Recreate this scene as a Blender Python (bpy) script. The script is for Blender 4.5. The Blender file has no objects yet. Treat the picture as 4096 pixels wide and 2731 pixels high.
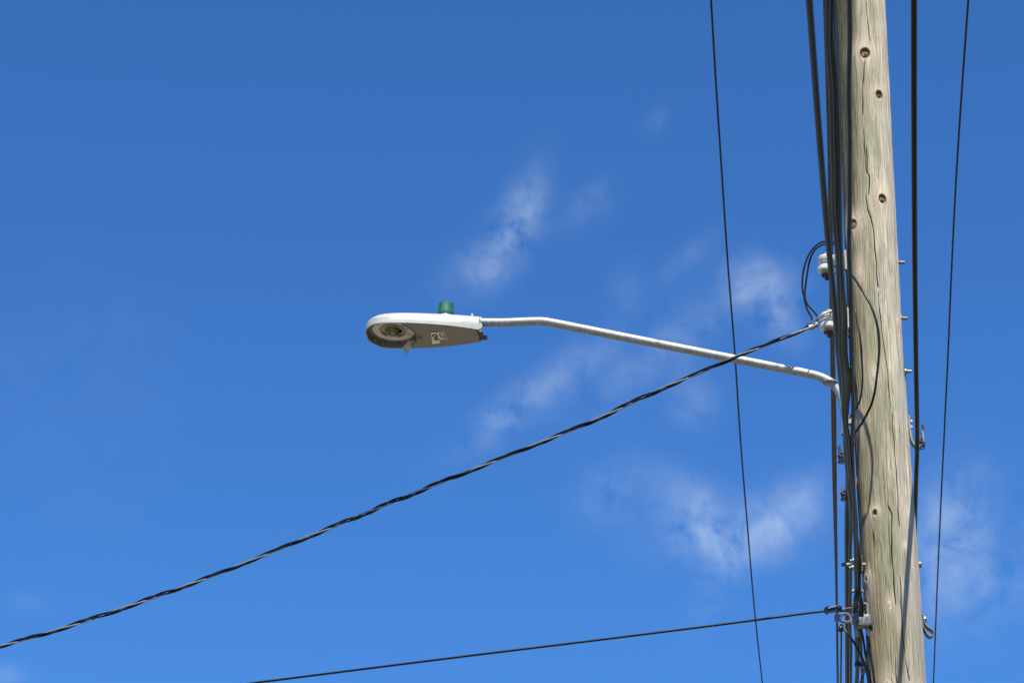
import bpy, bmesh, math, random
import numpy as np
from mathutils import Vector
random.seed(7); np.random.seed(7)
S = bpy.context.scene
COL = S.collection

# ------------------------------------------------------------------ camera, sky, sun, exposure
PITCH = math.radians(24.0)
CAM = np.array([0.0, 0.0, 1.6])
FPX = 12000.0                       # focal length in photo pixels (photo 4096 wide)
SUN_EL, SUN_AZ = math.radians(62.0), math.radians(6.0)    # height; degrees to the right of straight behind the camera
EXPOSURE = 0.85
SKY_STRENGTH = 0.085

cam = bpy.data.cameras.new('camera'); camo = bpy.data.objects.new('camera', cam); COL.objects.link(camo)
camo.location = CAM; camo.rotation_euler = (math.radians(90) + PITCH, 0, 0)
cam.sensor_width = 36.0; cam.lens = 36.0 * FPX / 4096.0; cam.clip_start = 0.1; cam.clip_end = 5000
cam.dof.use_dof = True; cam.dof.focus_distance = 15.6; cam.dof.aperture_fstop = 11
S.camera = camo
S.view_settings.view_transform = 'Standard'; S.view_settings.look = 'None'
S.view_settings.exposure = EXPOSURE; S.view_settings.gamma = 1.0; S.view_settings.use_curve_mapping = False

Fv = np.array([0, math.cos(PITCH), math.sin(PITCH)]); Uv = np.array([0, -math.sin(PITCH), math.cos(PITCH)]); Rv = np.array([1.0, 0, 0])
def ray(px, py): return Fv + (px - 2048) / FPX * Rv - (py - 1365.5) / FPX * Uv
def at(px, py, Y):                  # point on the upright plane at depth Y
    d = ray(px, py); return CAM + d * (Y / d[1])
def level(px, py, H):               # point at height H above the camera (level street cables)
    d = ray(px, py); return CAM + d * (H / d[2])

W = bpy.data.worlds.new('World'); S.world = W; W.use_nodes = True
nt = W.node_tree; N = nt.nodes; L = nt.links
bg = N['Background']; bg.inputs[1].default_value = SKY_STRENGTH
sky = N.new('ShaderNodeTexSky'); sky.sky_type = 'NISHITA'; sky.sun_disc = False
sky.sun_elevation = SUN_EL; sky.sun_rotation = math.pi - SUN_AZ
sky.air_density = 1.0; sky.dust_density = 0.0; sky.ozone_density = 10.0
def mth(op, a, b=None, c=None, tree=nt):
    n = tree.nodes.new('ShaderNodeMath'); n.operation = op
    for i, v in enumerate((a, b, c)):
        if v is None: continue
        if isinstance(v, (int, float)): n.inputs[i].default_value = v
        else: tree.links.new(v, n.inputs[i])
    return n.outputs[0]
def ramp(tree, src, stops):
    n = tree.nodes.new('ShaderNodeValToRGB'); cr = n.color_ramp
    while len(cr.elements) < len(stops): cr.elements.new(0.5)
    for e, (p, c) in zip(cr.elements, stops):
        e.position = p; e.color = (c, c, c, 1) if isinstance(c, (int, float)) else tuple(c) + (1,)
    tree.links.new(src, n.inputs[0]); return n.outputs[0]
def mix(tree, fac, a, b, mode='MIX'):
    n = tree.nodes.new('ShaderNodeMix'); n.data_type = 'RGBA'; n.blend_type = mode
    for sock, v in ((n.inputs[0], fac), (n.inputs[6], a), (n.inputs[7], b)):
        if isinstance(v, (int, float)): sock.default_value = v
        elif isinstance(v, tuple): sock.default_value = v + (1,)
        else: tree.links.new(v, sock)
    return n.outputs[2]
gam = N.new('ShaderNodeGamma'); gam.inputs[1].default_value = 1.20; L.new(sky.outputs[0], gam.inputs[0])
tint = mix(nt, 1.0, gam.outputs[0], (0.44, 0.67, 0.785), 'MULTIPLY')
tc = N.new('ShaderNodeTexCoord'); sep = N.new('ShaderNodeSeparateXYZ'); L.new(tc.outputs['Generated'], sep.inputs[0])
# thin fair-weather clouds: a few patches of torn vapour, each an oval on the sky dome filled with noise
nz = N.new('ShaderNodeTexNoise'); nz.inputs['Scale'].default_value = 64; nz.inputs['Detail'].default_value = 10
nz.inputs['Roughness'].default_value = 0.60; nz.inputs['Distortion'].default_value = 0.30; L.new(tc.outputs['Generated'], nz.inputs['Vector'])
nz2 = N.new('ShaderNodeTexNoise'); nz2.inputs['Scale'].default_value = 6; nz2.inputs['Detail'].default_value = 4; L.new(tc.outputs['Generated'], nz2.inputs['Vector'])
wsp = ramp(nt, nz.outputs['Fac'], [(0.32, 0.0), (0.52, 0.52), (0.74, 1.0)])
cov = mth('MULTIPLY', ramp(nt, nz2.outputs['Fac'], [(0.62, 0.0), (0.85, 0.5)]), 0.16)
CLOUDS = [  # photo-measured bearing of each patch (px), half length, half width (px), tilt, strength
    (2070, 880, 165, 66, 66, .62), (1960, 1040, 140, 70, 35, .58), (2360, 815, 110, 60, 40, .18),
    (3040, 1160, 120, 95, -30, .62), (3120, 1270, 110, 70, -40, .42), (2150, 1570, 300, 62, 36, .42), (2010, 1690, 90, 60, 40, .25),
    (2640, 1400, 330, 85, 35, .30), (2770, 1610, 90, 80, 60, .26), (2460, 1960, 130, 90, 20, .34),
    (2790, 2035, 150, 90, -45, .52), (2930, 2155, 190, 80, 0, .58), (3140, 2060, 150, 90, 35, .62), (2890, 2290, 130, 60, 60, .34),
    (2960, 2110, 330, 110, 5, .10), (3800, 2110, 190, 130, 70, .60), (3920, 2330, 260, 150, 20, .34), (2480, 1230, 120, 60, 70, .15), (2640, 480, 60, 40, 20, .14), (120, 2415, 60, 35, 0, .16), (20, 2700, 80, 40, 0, .25), (2750, 1030, 120, 40, 40, .16)]
total = cov
for px, py, ra, rb, ang, st in CLOUDS:
    d = ray(px, py); d = d / np.linalg.norm(d)
    ca, sa = math.cos(math.radians(ang)), math.sin(math.radians(ang))
    k = FPX * 1.0
    dx = mth('SUBTRACT', sep.outputs[0], float(d[0])); dz = mth('DIVIDE', mth('SUBTRACT', sep.outputs[2], float(d[2])), float(math.sqrt(1 - d[2] ** 2)))
    a = mth('DIVIDE', mth('ADD', mth('MULTIPLY', dx, ca), mth('MULTIPLY', dz, sa)), ra * 1.2 / k)
    b = mth('DIVIDE', mth('SUBTRACT', mth('MULTIPLY', dz, ca), mth('MULTIPLY', dx, sa)), rb * 1.2 / k)
    r2 = mth('ADD', mth('MULTIPLY', a, a), mth('MULTIPLY', b, b))
    m = mth('MULTIPLY', mth('POWER', 2.718, mth('MULTIPLY', r2, -1.1)), st)
    total = mth('ADD', total, m)
cl = mth('MINIMUM', mth('MULTIPLY', mth('MULTIPLY', total, wsp), 0.74), 0.8)
skyc = mix(nt, cl, tint, (4.2, 5.1, 6.4))
L.new(skyc, bg.inputs[0])

sun = bpy.data.lights.new('sun', 'SUN'); suno = bpy.data.objects.new('sun', sun); COL.objects.link(suno)
sun.energy = 5.0; sun.angle = math.radians(0.53); sun.color = (1.0, 0.94, 0.83)
tosun = Vector((math.sin(SUN_AZ) * math.cos(SUN_EL), -math.cos(SUN_AZ) * math.cos(SUN_EL), math.sin(SUN_EL)))
suno.rotation_euler = tosun.to_track_quat('Z', 'Y').to_euler(); suno.location = (5, -10, 30)

# ------------------------------------------------------------------ materials
def mat(name, col, rough=0.5, metal=0.0, spec=0.5, noise=None, coat=0.0, bump=0.0):
    m = bpy.data.materials.new(name); m.use_nodes = True
    t = m.node_tree; p = t.nodes['Principled BSDF']
    p.inputs['Base Color'].default_value = tuple(col) + (1,); p.inputs['Roughness'].default_value = rough
    p.inputs['Metallic'].default_value = metal; p.inputs['Specular IOR Level'].default_value = spec
    p.inputs['Coat Weight'].default_value = coat
    if noise:
        col2, scale, lo, hi = noise
        tcn = t.nodes.new('ShaderNodeTexCoord'); nn = t.nodes.new('ShaderNodeTexNoise')
        nn.inputs['Scale'].default_value = scale; nn.inputs['Detail'].default_value = 6; nn.inputs['Roughness'].default_value = .65
        t.links.new(tcn.outputs['Object'], nn.inputs['Vector'])
        f = ramp(t, nn.outputs['Fac'], [(lo, 0.0), (hi, 1.0)])
        t.links.new(mix(t, f, tuple(col), tuple(col2)), p.inputs['Base Color'])
        if bump:
            b = t.nodes.new('ShaderNodeBump'); b.inputs['Strength'].default_value = bump; b.inputs['Distance'].default_value = .002
            t.links.new(nn.outputs['Fac'], b.inputs['Height']); t.links.new(b.outputs[0], p.inputs['Normal'])
    return m
M = dict(
    jacket=mat('black cable jacket', (.007, .0068, .0068), .32, 0, .2, noise=((.013, .012, .011), 30, .4, .7)),
    sheath=mat('weathered dark cable sheath', (.010, .0095, .009), .42, 0, .35, noise=((.019, .017, .015), 18, .4, .7)),
    strand=mat('tarnished stranded wire', (.065, .048, .036), .68, .1, .3, noise=((.036, .028, .022), 25, .4, .65)),
    oldstrand=mat('brown weathered stranded wire', (.17, .125, .085), .75, 0, .25, noise=((.10, .075, .052), 25, .4, .65)),
    alu=mat('weathered aluminium strand', (.33, .315, .295), .5, .4),
    galv=mat('galvanised steel', (.385, .382, .372), .48, .45, noise=((.28, .278, .27), 42, .40, .62), bump=.12),
    steel=mat('dull zinc steel', (.27, .265, .26), .55, .35, noise=((.19, .185, .18), 90, .4, .6)),
    boltsteel=mat('brownish galvanised bolt', (.24, .215, .19), .6, .2, noise=((.16, .14, .12), 90, .4, .6)),
    darksteel=mat('dark weathered steel', (.10, .098, .095), .55, .4),
    paint=mat('pale grey enamel', (.385, .38, .36), .36, 0, .5, coat=.05, noise=((.33, .322, .30), 14, .45, .75)),
    taupe=mat('grey enamel underside', (.255, .238, .205), .45, noise=((.225, .208, .178), 12, .35, .7)),
    cavity=mat('grey enamel cavity', (.20, .20, .185), .6),
    plate=mat('light grey optic plate', (.74, .70, .65), .5),
    green=mat('green plastic', (.013, .092, .062), .6, 0, .22),
    black=mat('black plastic', (.014, .013, .013), .4),
    white=mat('white sticker', (.93, .925, .91), .5), ink=mat('black ink', (.012, .011, .011), .6),
    tagpaper=mat('grey paper tag', (.76, .74, .71), .7, noise=((.66, .64, .61), 20, .4, .6)),
    porcelain=mat('white porcelain', (.63, .61, .55), .2, 0, .6, coat=.2, noise=((.42, .40, .34), 22, .45, .7)),
    clevis=mat('chalky beige steel', (.46, .385, .32), .75, .1, noise=((.33, .265, .21), 60, .45, .7)),
    rust=mat('rusty steel', (.10, .046, .028), .85, .1, noise=((.035, .02, .015), 70, .4, .6), bump=.4),
    box=mat('grey cast housing', (.15, .155, .15), .5, .2, noise=((.12, .125, .12), 30, .4, .65)),
    boot=mat('beige boot', (.42, .37, .28), .6), silver=mat('nickel connector', (.36, .355, .35), .38, .7),
    copper=mat('copper wire', (.20, .10, .065), .6, .4), greyplast=mat('grey plastic', (.145, .15, .16), .4),
    hole=mat('dark recess', (.012, .010, .009), .8), chip=mat('amber phosphor', (.80, .42, .05), .5),
    asphalt=mat('bleached asphalt', (.15, .13, .10), .85, noise=((.17, .148, .115), 3, .35, .65)),
    kerb=mat('concrete kerb', (.33, .31, .28), .85), insect=mat('dark insect', (.02, .018, .02), .6),
)
def glass_mat():
    m = bpy.data.materials.new('clear glass'); m.use_nodes = True; p = m.node_tree.nodes['Principled BSDF']
    p.inputs['Base Color'].default_value = (.93, .95, .88, 1); p.inputs['Roughness'].default_value = .03
    p.inputs['Transmission Weight'].default_value = 1.0; p.inputs['IOR'].default_value = 1.47
    return m
M['glass'] = glass_mat()
m = bpy.data.materials.new('verge earth and dry grass'); m.use_nodes = True; t = m.node_tree
tcn = t.nodes.new('ShaderNodeTexCoord'); nn = t.nodes.new('ShaderNodeTexNoise'); nn.inputs['Scale'].default_value = .8; nn.inputs['Detail'].default_value = 8
t.links.new(tcn.outputs['Object'], nn.inputs['Vector'])
t.links.new(ramp(t, nn.outputs['Fac'], [(.35, (.035, .042, .015)), (.5, (.06, .058, .026)), (.68, (.10, .085, .05))]), t.nodes['Principled BSDF'].inputs['Base Color'])
t.nodes['Principled BSDF'].inputs['Roughness'].default_value = .95
M['earth'] = m

# ------------------------------------------------------------------ mesh helpers
ORIGIN = {}
def nrm(v): v = np.asarray(v, float); return v / (np.linalg.norm(v) + 1e-12)
class G:
    def __init__(s): s.v = []; s.f = []
    def add(s, vs, fs):
        o = len(s.v); s.v += [tuple(map(float, q)) for q in vs]; s.f += [tuple(i + o for i in q) for q in fs]; return s
    def sweep(s, pts, sect, wdir=None, caps=True, scale=None, twist=None, closed=False):
        """sweep a closed 2-D section along pts; wdir fixes the section's first axis"""
        P = np.asarray(pts, float); n = len(P)
        T = np.gradient(P, axis=0) if not closed else np.roll(P, -1, 0) - np.roll(P, 1, 0)
        T /= np.linalg.norm(T, axis=1)[:, None] + 1e-12
        if wdir is None:
            a = np.array([0, 0, 1.0]) if abs(T[0][2]) < .9 else np.array([0, 1.0, 0])
            u = nrm(a - T[0] * (a @ T[0])); Us = [u]
            for i in range(1, n):
                u = nrm(u - T[i] * (u @ T[i])); Us.append(u)
            Us = np.array(Us); Vs = np.cross(T, Us)
        else:
            w = nrm(wdir); Vs = np.array([nrm(np.cross(t_, w)) for t_ in T]); Us = np.array([w] * n)
        vs = []
        for i in range(n):
            sc = sect[i] if isinstance(sect, list) and isinstance(sect[0], np.ndarray) else np.asarray(sect)
            k = 1.0 if scale is None else scale[i]
            if twist is not None:
                c, q = math.cos(twist[i]), math.sin(twist[i]); sc = np.stack([sc[:, 0] * c - sc[:, 1] * q, sc[:, 0] * q + sc[:, 1] * c], 1)
            vs.append(P[i] + k * (sc[:, :1] * Us[i] + sc[:, 1:] * Vs[i]))
        m_ = len(vs[0]); fs = []
        for i in range(n if closed else n - 1):
            j = (i + 1) % n
            for k in range(m_):
                fs.append((i * m_ + k, i * m_ + (k + 1) % m_, j * m_ + (k + 1) % m_, j * m_ + k))
        if caps and not closed:
            fs.append(tuple(range(m_))[::-1]); fs.append(tuple((n - 1) * m_ + k for k in range(m_)))
        return s.add(np.concatenate(vs), fs)
    def tube(s, pts, r, n=10, **k):
        a = np.linspace(0, 2 * math.pi, n, endpoint=False); sec = np.stack([np.cos(a), np.sin(a)], 1)
        r = np.broadcast_to(np.asarray(r, float), (len(pts),))
        return s.sweep(pts, sec, scale=r, **k)
    def rope(s, pts, r, lobes=6, pitch=.09):
        """stranded wire: lobed section twisted along its length"""
        a = np.linspace(0, 2 * math.pi, lobes * 4, endpoint=False)
        q = r * (1 - .20 * (1 - np.abs(np.cos(a * lobes / 2)) ** .7)); sec = np.stack([q * np.cos(a), q * np.sin(a)], 1)
        P = resample(pts, pitch / 7.0)
        d = np.concatenate([[0], np.cumsum(np.linalg.norm(np.diff(P, axis=0), axis=1))])
        return s.sweep(P, sec, twist=d / pitch * 2 * math.pi)
    def lathe(s, o, axis, prof, n=28, ref=None):
        z = nrm(axis); a = np.array([1., 0, 0]) if abs(z[0]) < .9 else np.array([0, 1., 0]); x = nrm(a - z * (a @ z)) if ref is None else nrm(ref); y = np.cross(z, x)
        vs = []
        for r, h in prof:
            for k in range(n):
                w = 2 * math.pi * k / n; vs.append(np.asarray(o) + z * h + (x * math.cos(w) + y * math.sin(w)) * max(r, 1e-5))
        fs = []
        for i in range(len(prof) - 1):
            for k in range(n): fs.append((i * n + k, i * n + (k + 1) % n, (i + 1) * n + (k + 1) % n, (i + 1) * n + k))
        fs.append(tuple(range(n))[::-1]); fs.append(tuple((len(prof) - 1) * n + k for k in range(n)))
        return s.add(vs, fs)
    def box(s, c, ax, ay, az, hx, hy, hz, ch=0.0):
        c = np.asarray(c); ax, ay, az = nrm(ax), nrm(ay), nrm(az)
        if ch <= 0:
            vs = [c + ax * hx * i + ay * hy * j + az * hz * k for i in (-1, 1) for j in (-1, 1) for k in (-1, 1)]
            return s.add(vs, [(0, 1, 3, 2), (4, 6, 7, 5), (0, 4, 5, 1), (2, 3, 7, 6), (0, 2, 6, 4), (1, 5, 7, 3)])
        sec = np.array([(hx - ch, hy), (-hx + ch, hy), (-hx, hy - ch), (-hx, -hy + ch), (-hx + ch, -hy), (hx - ch, -hy), (hx, -hy + ch), (hx, hy - ch)])
        rings = []
        for z, k in ((-hz, ch), (-hz + ch, 0), (hz - ch, 0), (hz, ch)):
            q = sec * np.array([(hx - k) / hx, (hy - k) / hy]); rings.append(np.array([c + ax * p[0] + ay * p[1] + az * z for p in q]))
        fs = [(i * 8 + k, i * 8 + (k + 1) % 8, (i + 1) * 8 + (k + 1) % 8, (i + 1) * 8 + k) for i in range(3) for k in range(8)]
        fs += [tuple(range(8))[::-1], tuple(24 + k for k in range(8))]
        return s.add(np.concatenate(rings), fs)
    def strap(s, pts, wdir, width, thick):
        h, t_ = width / 2, thick / 2; c = min(h, t_) * .3
        return s.sweep(pts, np.array([(h - c, t_), (-h + c, t_), (-h, t_ - c), (-h, -t_ + c), (-h + c, -t_), (h - c, -t_), (h, -t_ + c), (h, t_ - c)]), wdir=wdir)
    def hexbolt(s, o, axis, r, h):
        return s.lathe(o, axis, [(r * .9, 0), (r, h * .12), (r, h * .85), (r * .85, h)], 6)

def smooth_path(pts, step=.04):
    P = np.asarray(pts, float); n = len(P); out = []
    for i in range(n - 1):
        p0 = P[i - 1] if i else 2 * P[0] - P[1]; p1, p2 = P[i], P[i + 1]; p3 = P[i + 2] if i + 2 < n else 2 * P[-1] - P[-2]
        # centripetal-like tangents scaled to segment length keep uneven spacing smooth
        l0, l1, l2 = (np.linalg.norm(b - a) + 1e-9 for a, b in ((p0, p1), (p1, p2), (p2, p3)))
        m1 = ((p1 - p0) / l0 * l1 + (p2 - p1) / l1 * l0) / (l0 + l1) * l1; m2 = ((p2 - p1) / l1 * l2 + (p3 - p2) / l2 * l1) / (l1 + l2) * l1
        k = max(2, int(l1 / step))
        for j in range(k):
            t_ = j / k; out.append((2 * t_ ** 3 - 3 * t_ ** 2 + 1) * p1 + (t_ ** 3 - 2 * t_ ** 2 + t_) * m1 + (-2 * t_ ** 3 + 3 * t_ ** 2) * p2 + (t_ ** 3 - t_ ** 2) * m2)
    out.append(P[-1]); return np.array(out)
def resample(pts, step):
    P = np.asarray(pts, float); d = np.concatenate([[0], np.cumsum(np.linalg.norm(np.diff(P, axis=0), axis=1))])
    q = np.linspace(0, d[-1], max(3, int(d[-1] / step))); return np.stack([np.interp(q, d, P[:, k]) for k in range(3)], 1)
def pl(pts, Y): return [at(x, y, Y) for x, y in pts]

def obj(name, g, m, parent=None, flat=False, angle=35):
    V = np.array(g.v); o0 = ORIGIN.get(parent.name) if parent else V.mean(0)
    me = bpy.data.meshes.new(name); me.from_pydata((V - o0).tolist(), [], g.f); me.validate()
    bm = bmesh.new(); bm.from_mesh(me); bmesh.ops.recalc_face_normals(bm, faces=bm.faces); bm.to_mesh(me); bm.free()
    me.polygons.foreach_set('use_smooth', [not flat] * len(me.polygons))
    if not flat: me.set_sharp_from_angle(angle=math.radians(angle))
    me.materials.append(M[m] if isinstance(m, str) else m)
    o = bpy.data.objects.new(name, me); COL.objects.link(o)
    if parent: o.parent = parent
    else: o.location = o0
    ORIGIN[o.name] = np.array(o0); return o
def thing(name, loc, label, cat, group=None):
    o = bpy.data.objects.new(name, None); COL.objects.link(o); o.location = tuple(loc); o.empty_display_size = .1
    ORIGIN[o.name] = np.array(loc, float); return tag(o, label, cat, group)
def tag(o, label, cat, group=None, kind=None):
    if label: o['label'] = label
    if cat: o['category'] = cat
    if group: o['group'] = group
    if kind: o['kind'] = kind
    return o

YP = 14.6                                          # depth of the pole
X3, Y3, Z3 = np.eye(3)
STREET = nrm([math.sin(math.radians(6.2)), math.cos(math.radians(6.2)), 0])

# ------------------------------------------------------------------ ground, road, kerb
def structure(name, g, m): o = obj(name, g, m, flat=True); o['kind'] = 'structure'; return o
structure('ground', G().add([(-2500, -2500, 0), (2500, -2500, 0), (2500, 2500, 0), (-2500, 2500, 0)], [(0, 1, 2, 3)]), 'earth')
side = np.array([STREET[1], -STREET[0], 0]); base = np.array([at(3545, 1365, YP)[0], YP, 0])
def strip(a, b, z, l0=-300, l1=600): return [base + side * a + STREET * l0 + Z3 * z, base + side * b + STREET * l0 + Z3 * z, base + side * b + STREET * l1 + Z3 * z, base + side * a + STREET * l1 + Z3 * z]
structure('road', G().add(strip(-9.2, -1.05, .004), [(0, 1, 2, 3)]), 'asphalt')
g = G(); kv = strip(-1.05, -.9, .0) + strip(-1.05, -.9, .12); g.add(kv, [(4, 5, 6, 7), (0, 4, 7, 3), (1, 2, 6, 5), (0, 1, 5, 4), (2, 3, 7, 6)])
structure('kerb', g, 'kerb')

# ------------------------------------------------------------------ utility pole
EL = [(0, 3341), (500, 3362), (1000, 3381), (1450, 3400), (1900, 3425), (2300, 3449), (2550, 3467), (2731, 3479)]
ER = [(0, 3541), (250, 3554), (500, 3566), (800, 3580), (1000, 3590), (1200, 3601), (1450, 3614), (1700, 3634), (1900, 3648), (2100, 3664), (2300, 3677), (2550, 3692), (2731, 3701)]
ys = np.linspace(-150, 2880, 102)
def ext_interp(y, tab):
    a, b = np.array(tab, float).T; r = np.interp(y, a, b)
    r = np.where(y < a[0], b[0] + (y - a[0]) * (b[3] - b[0]) / (a[3] - a[0]), r); return np.where(y > a[-1], b[-1] + (y - a[-1]) * (b[-1] - b[-4]) / (a[-1] - a[-4]), r)
ker = np.ones(9) / 9
lft = np.convolve(np.pad(ext_interp(ys, EL), 4, 'edge'), ker, 'valid'); rgt = np.convolve(np.pad(ext_interp(ys, ER), 4, 'edge'), ker, 'valid')
pc = np.array([at((a + b) / 2, y, YP) for a, b, y in zip(lft, rgt, ys)])
depth = (pc - CAM) @ Fv
pr = (rgt - lft) / 2 * depth / FPX * .995
order = np.argsort(pc[:, 2]); PZ, PX, PR = pc[order, 2], pc[order, 0], pr[order]
PZ = np.concatenate([[-.3], PZ, [12.6]]); PX = np.concatenate([[PX[0] + .05], PX, [PX[-1] - .03]]); PR = np.concatenate([[.172], PR, [.118]])
def pole_x(z): return np.interp(z, PZ, PX)
def pole_r(z): return np.interp(z, PZ, PR)
TH0 = math.atan2(-1.95, 14.6)                      # bearing of the face turned to the camera
def pole_uv(px, py):                               # photo pixel -> (angle, height) on the shaft
    l_, r_ = np.interp(py, ys, lft), np.interp(py, ys, rgt); q = max(-.995, min(.995, (px - (l_ + r_) / 2) / ((r_ - l_) / 2)))
    th = math.asin(q) + TH0
    z = at(px, py, YP - .14 * math.cos(th))[2]; return th, z
def pole_pt(th, z, lift=0.0):
    r = pole_r(z) + lift; return np.array([pole_x(z) + r * math.sin(th), YP - r * math.cos(th), z])

KNOTS = [(3460, 214, 19), (3516, 380, 15), (3529, 796, 16), (3415, 900, 18), (3500, 2050, 9), (3469, 2315, 7)]
SOFT = [(3440, 1085, 16, 2.4), (3498, 1500, 16, 1.6), (3640, 2065, 10, 1.3), (3438, 1690, 18, 2.), (3556, 2745, 22, 1.5), (3476, 2330, 14, 2), (3620, 2190, 8, 1.5), (3560, 2420, 10, 2), (3590, 1290, 8, 2)]
CRACKS = [([(3466, 0), (3468, 60), (3478, 150), (3485, 182)], 1.6), ([(3423, -40), (3424, 60), (3419, 180), (3416, 260), (3424, 275)], 1.2),
    ([(3461, 238), (3458, 262), (3455, 300), (3450, 380), (3453, 470)], 2.6), ([(3454, 508), (3459, 588), (3461, 640), (3470, 705)], 2.0), ([(3466, 580), (3468, 640), (3470, 690), (3478, 705), (3476, 790)], 2.8),
    ([(3464, 775), (3470, 840), (3484, 872), (3492, 905), (3497, 950), (3502, 1010), (3507, 1075), (3512, 1160)], 2.8), ([(3512, 1160), (3521, 1260), (3533, 1370), (3546, 1450), (3553, 1530), (3559, 1610), (3566, 1646)], 2.0),
    ([(3566, 1646), (3571, 1720), (3577, 1800), (3583, 1870), (3588, 1950), (3592, 2040), (3597, 2120)], 2.4), ([(3546, 2010), (3566, 2060), (3567, 2140), (3566, 2200), (3571, 2270), (3576, 2340), (3582, 2430)], 3.0),
    ([(3600, 2300), (3604, 2400), (3607, 2480), (3612, 2560), (3622, 2640), (3640, 2731)], 2.6), ([(3581, 2620), (3584, 2690), (3592, 2780)], 2.0),
    ([(3492, 2115), (3495, 2160), (3497, 2200)], 2.0), ([(3476, 310), (3478, 380)], 1.0), ([(3490, 1240), (3496, 1340), (3502, 1420), (3512, 1520)], 1.0), ([(3540, 1400), (3551, 1500), (3557, 1600)], 1.0)]
rr = random.Random(3)
for i in range(34):                                  # short splinter scars across the grain
    x = rr.uniform(3440, 3600); y = rr.uniform(0, 2700); x += (y - 1000) * .045; ln = rr.uniform(10, 26); sl_ = rr.choice((-1, 1)) * rr.uniform(4, 9)
    CRACKS.append(([(x, y), (x + sl_, y + ln)], rr.uniform(1.5, 2.4)))
for i in range(60):
    x = rr.uniform(3430, 3600); y = rr.uniform(-50, 2700); x += (y - 1000) * .04; ln = rr.uniform(90, 380)
    CRACKS.append(([(x, y), (x + ln * .02 + rr.uniform(-3, 3), y + ln * .5), (x + ln * .045 + rr.uniform(-4, 4), y + ln)], rr.uniform(.7, 1.35)))
NF, NB = 430, 40
th = np.concatenate([np.linspace(-1.75, 1.60, NF), np.linspace(1.60, 2 * math.pi - 1.75, NB + 2)[1:-1]])
zz = np.concatenate([np.linspace(-.3, 5.55, 14)[:-1], np.arange(5.55, 10.75, .0065), np.linspace(10.75, 12.6, 8)[1:]])
TH, ZZ = np.meshgrid(th, zz); thw = np.where(TH > math.pi, TH - 2 * math.pi, TH)
Rz = pole_r(ZZ); uu = thw * .145
kn = np.zeros_like(uu); ringc = np.zeros_like(uu); gu = uu.copy(); crack = np.zeros_like(uu); bulge = np.zeros_like(uu)
def frame_of(px, py): a, z = pole_uv(px, py); return a * .145, z
PXM = 15.9 / FPX                                   # metres per photo pixel on the shaft
for px, py, r in KNOTS:
    u0, z0 = frame_of(px, py); R_ = r * PXM * 1.12; du, dv = uu - u0, ZZ - z0; q = np.sqrt(du ** 2 + (dv * .9) ** 2)
    gu += -du * R_ ** 2 * 1.4 / (q ** 2 + R_ ** 2 * .35) * np.exp(-(q / (R_ * 5)) ** 2)
    kn = np.maximum(kn, np.clip(1.25 - q / R_, 0, 1) * 3.0); ringc = np.maximum(ringc, np.exp(-(q / (R_ * 3.2)) ** 2))
    bulge += .006 * np.exp(-(q / (R_ * 2.6)) ** 2) - .020 * np.clip((1.0 - q / R_) * 3, 0, 1)
for px, py, r, asp in SOFT:
    u0, z0 = frame_of(px, py); R_ = r * PXM; du, dv = uu - u0, (ZZ - z0) / asp; q = np.sqrt(du ** 2 + dv ** 2)
    gu += -du * R_ ** 2 * 1.1 / (q ** 2 + R_ ** 2 * .5) * np.exp(-(q / (R_ * 4)) ** 2); ringc = np.maximum(ringc, .8 * np.exp(-(q / (R_ * 2.2)) ** 2)); bulge += .004 * np.exp(-(q / (R_ * 1.8)) ** 2)
for pts, wpx in CRACKS:
    q = np.array([frame_of(x, y) for x, y in pts]); o_ = np.argsort(q[:, 1]); zc, uc = q[o_, 1], q[o_, 0]
    ctr = np.interp(ZZ, zc, uc); inside = np.clip(np.minimum(ZZ - zc[0], zc[-1] - ZZ) / .03, 0, 1)
    wid = wpx * PXM * (.62 if wpx < 1.5 else .92) * (.80 + .20 * np.sin(ZZ * 31 + wpx * 9)); ctr = ctr + .0012 * np.sin(ZZ * 40 + wpx * 7) ; crack = np.maximum(crack, np.exp(-((uu - ctr) / np.maximum(wid, .0008)) ** 2) * inside * min(1, .40 + wpx * .30))
# low-relief weathering along the grain
def vnoise(a, b, seed):
    rg = np.random.RandomState(seed); T = rg.rand(256, 256); ai, bi = np.floor(a).astype(int), np.floor(b).astype(int); fa, fb = a - ai, b - bi; fa = fa * fa * (3 - 2 * fa); fb = fb * fb * (3 - 2 * fb)
    g4 = lambda i, j: T[i % 256, j % 256]
    return (g4(ai, bi) * (1 - fa) + g4(ai + 1, bi) * fa) * (1 - fb) + (g4(ai, bi + 1) * (1 - fa) + g4(ai + 1, bi + 1) * fa) * fb
relief = (vnoise(gu * 240 + 50, ZZ * 5 + 9, 1) - .5) * .0022 + (vnoise(gu * 110 + 80, ZZ * 2.2 + 4, 2) - .5) * .0030 + (vnoise(gu * 14 + 20, ZZ * 1.1, 5) - .5) * .007
RR = Rz + relief + bulge - crack * .007
V = np.stack([pole_x(ZZ) + RR * np.sin(TH), YP - RR * np.cos(TH), ZZ], -1)
nr, nc = TH.shape; idx = np.arange(nr * nc).reshape(nr, nc); nx = np.roll(idx, -1, 1)
faces = np.stack([idx[:-1], nx[:-1], nx[1:], idx[1:]], -1).reshape(-1, 4)
pole = thing('utility_pole', (pole_x(0), YP, 0), 'weathered grey-green wooden utility pole with dark knots and long drying cracks', 'utility pole')
me = bpy.data.meshes.new('shaft'); off = np.array([pole_x(0), YP, 0])
me.vertices.add(nr * nc); me.vertices.foreach_set('co', (V.reshape(-1, 3) - off).ravel().astype(np.float32))
me.loops.add(faces.size); me.loops.foreach_set('vertex_index', faces.ravel().astype(np.int32))
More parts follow.
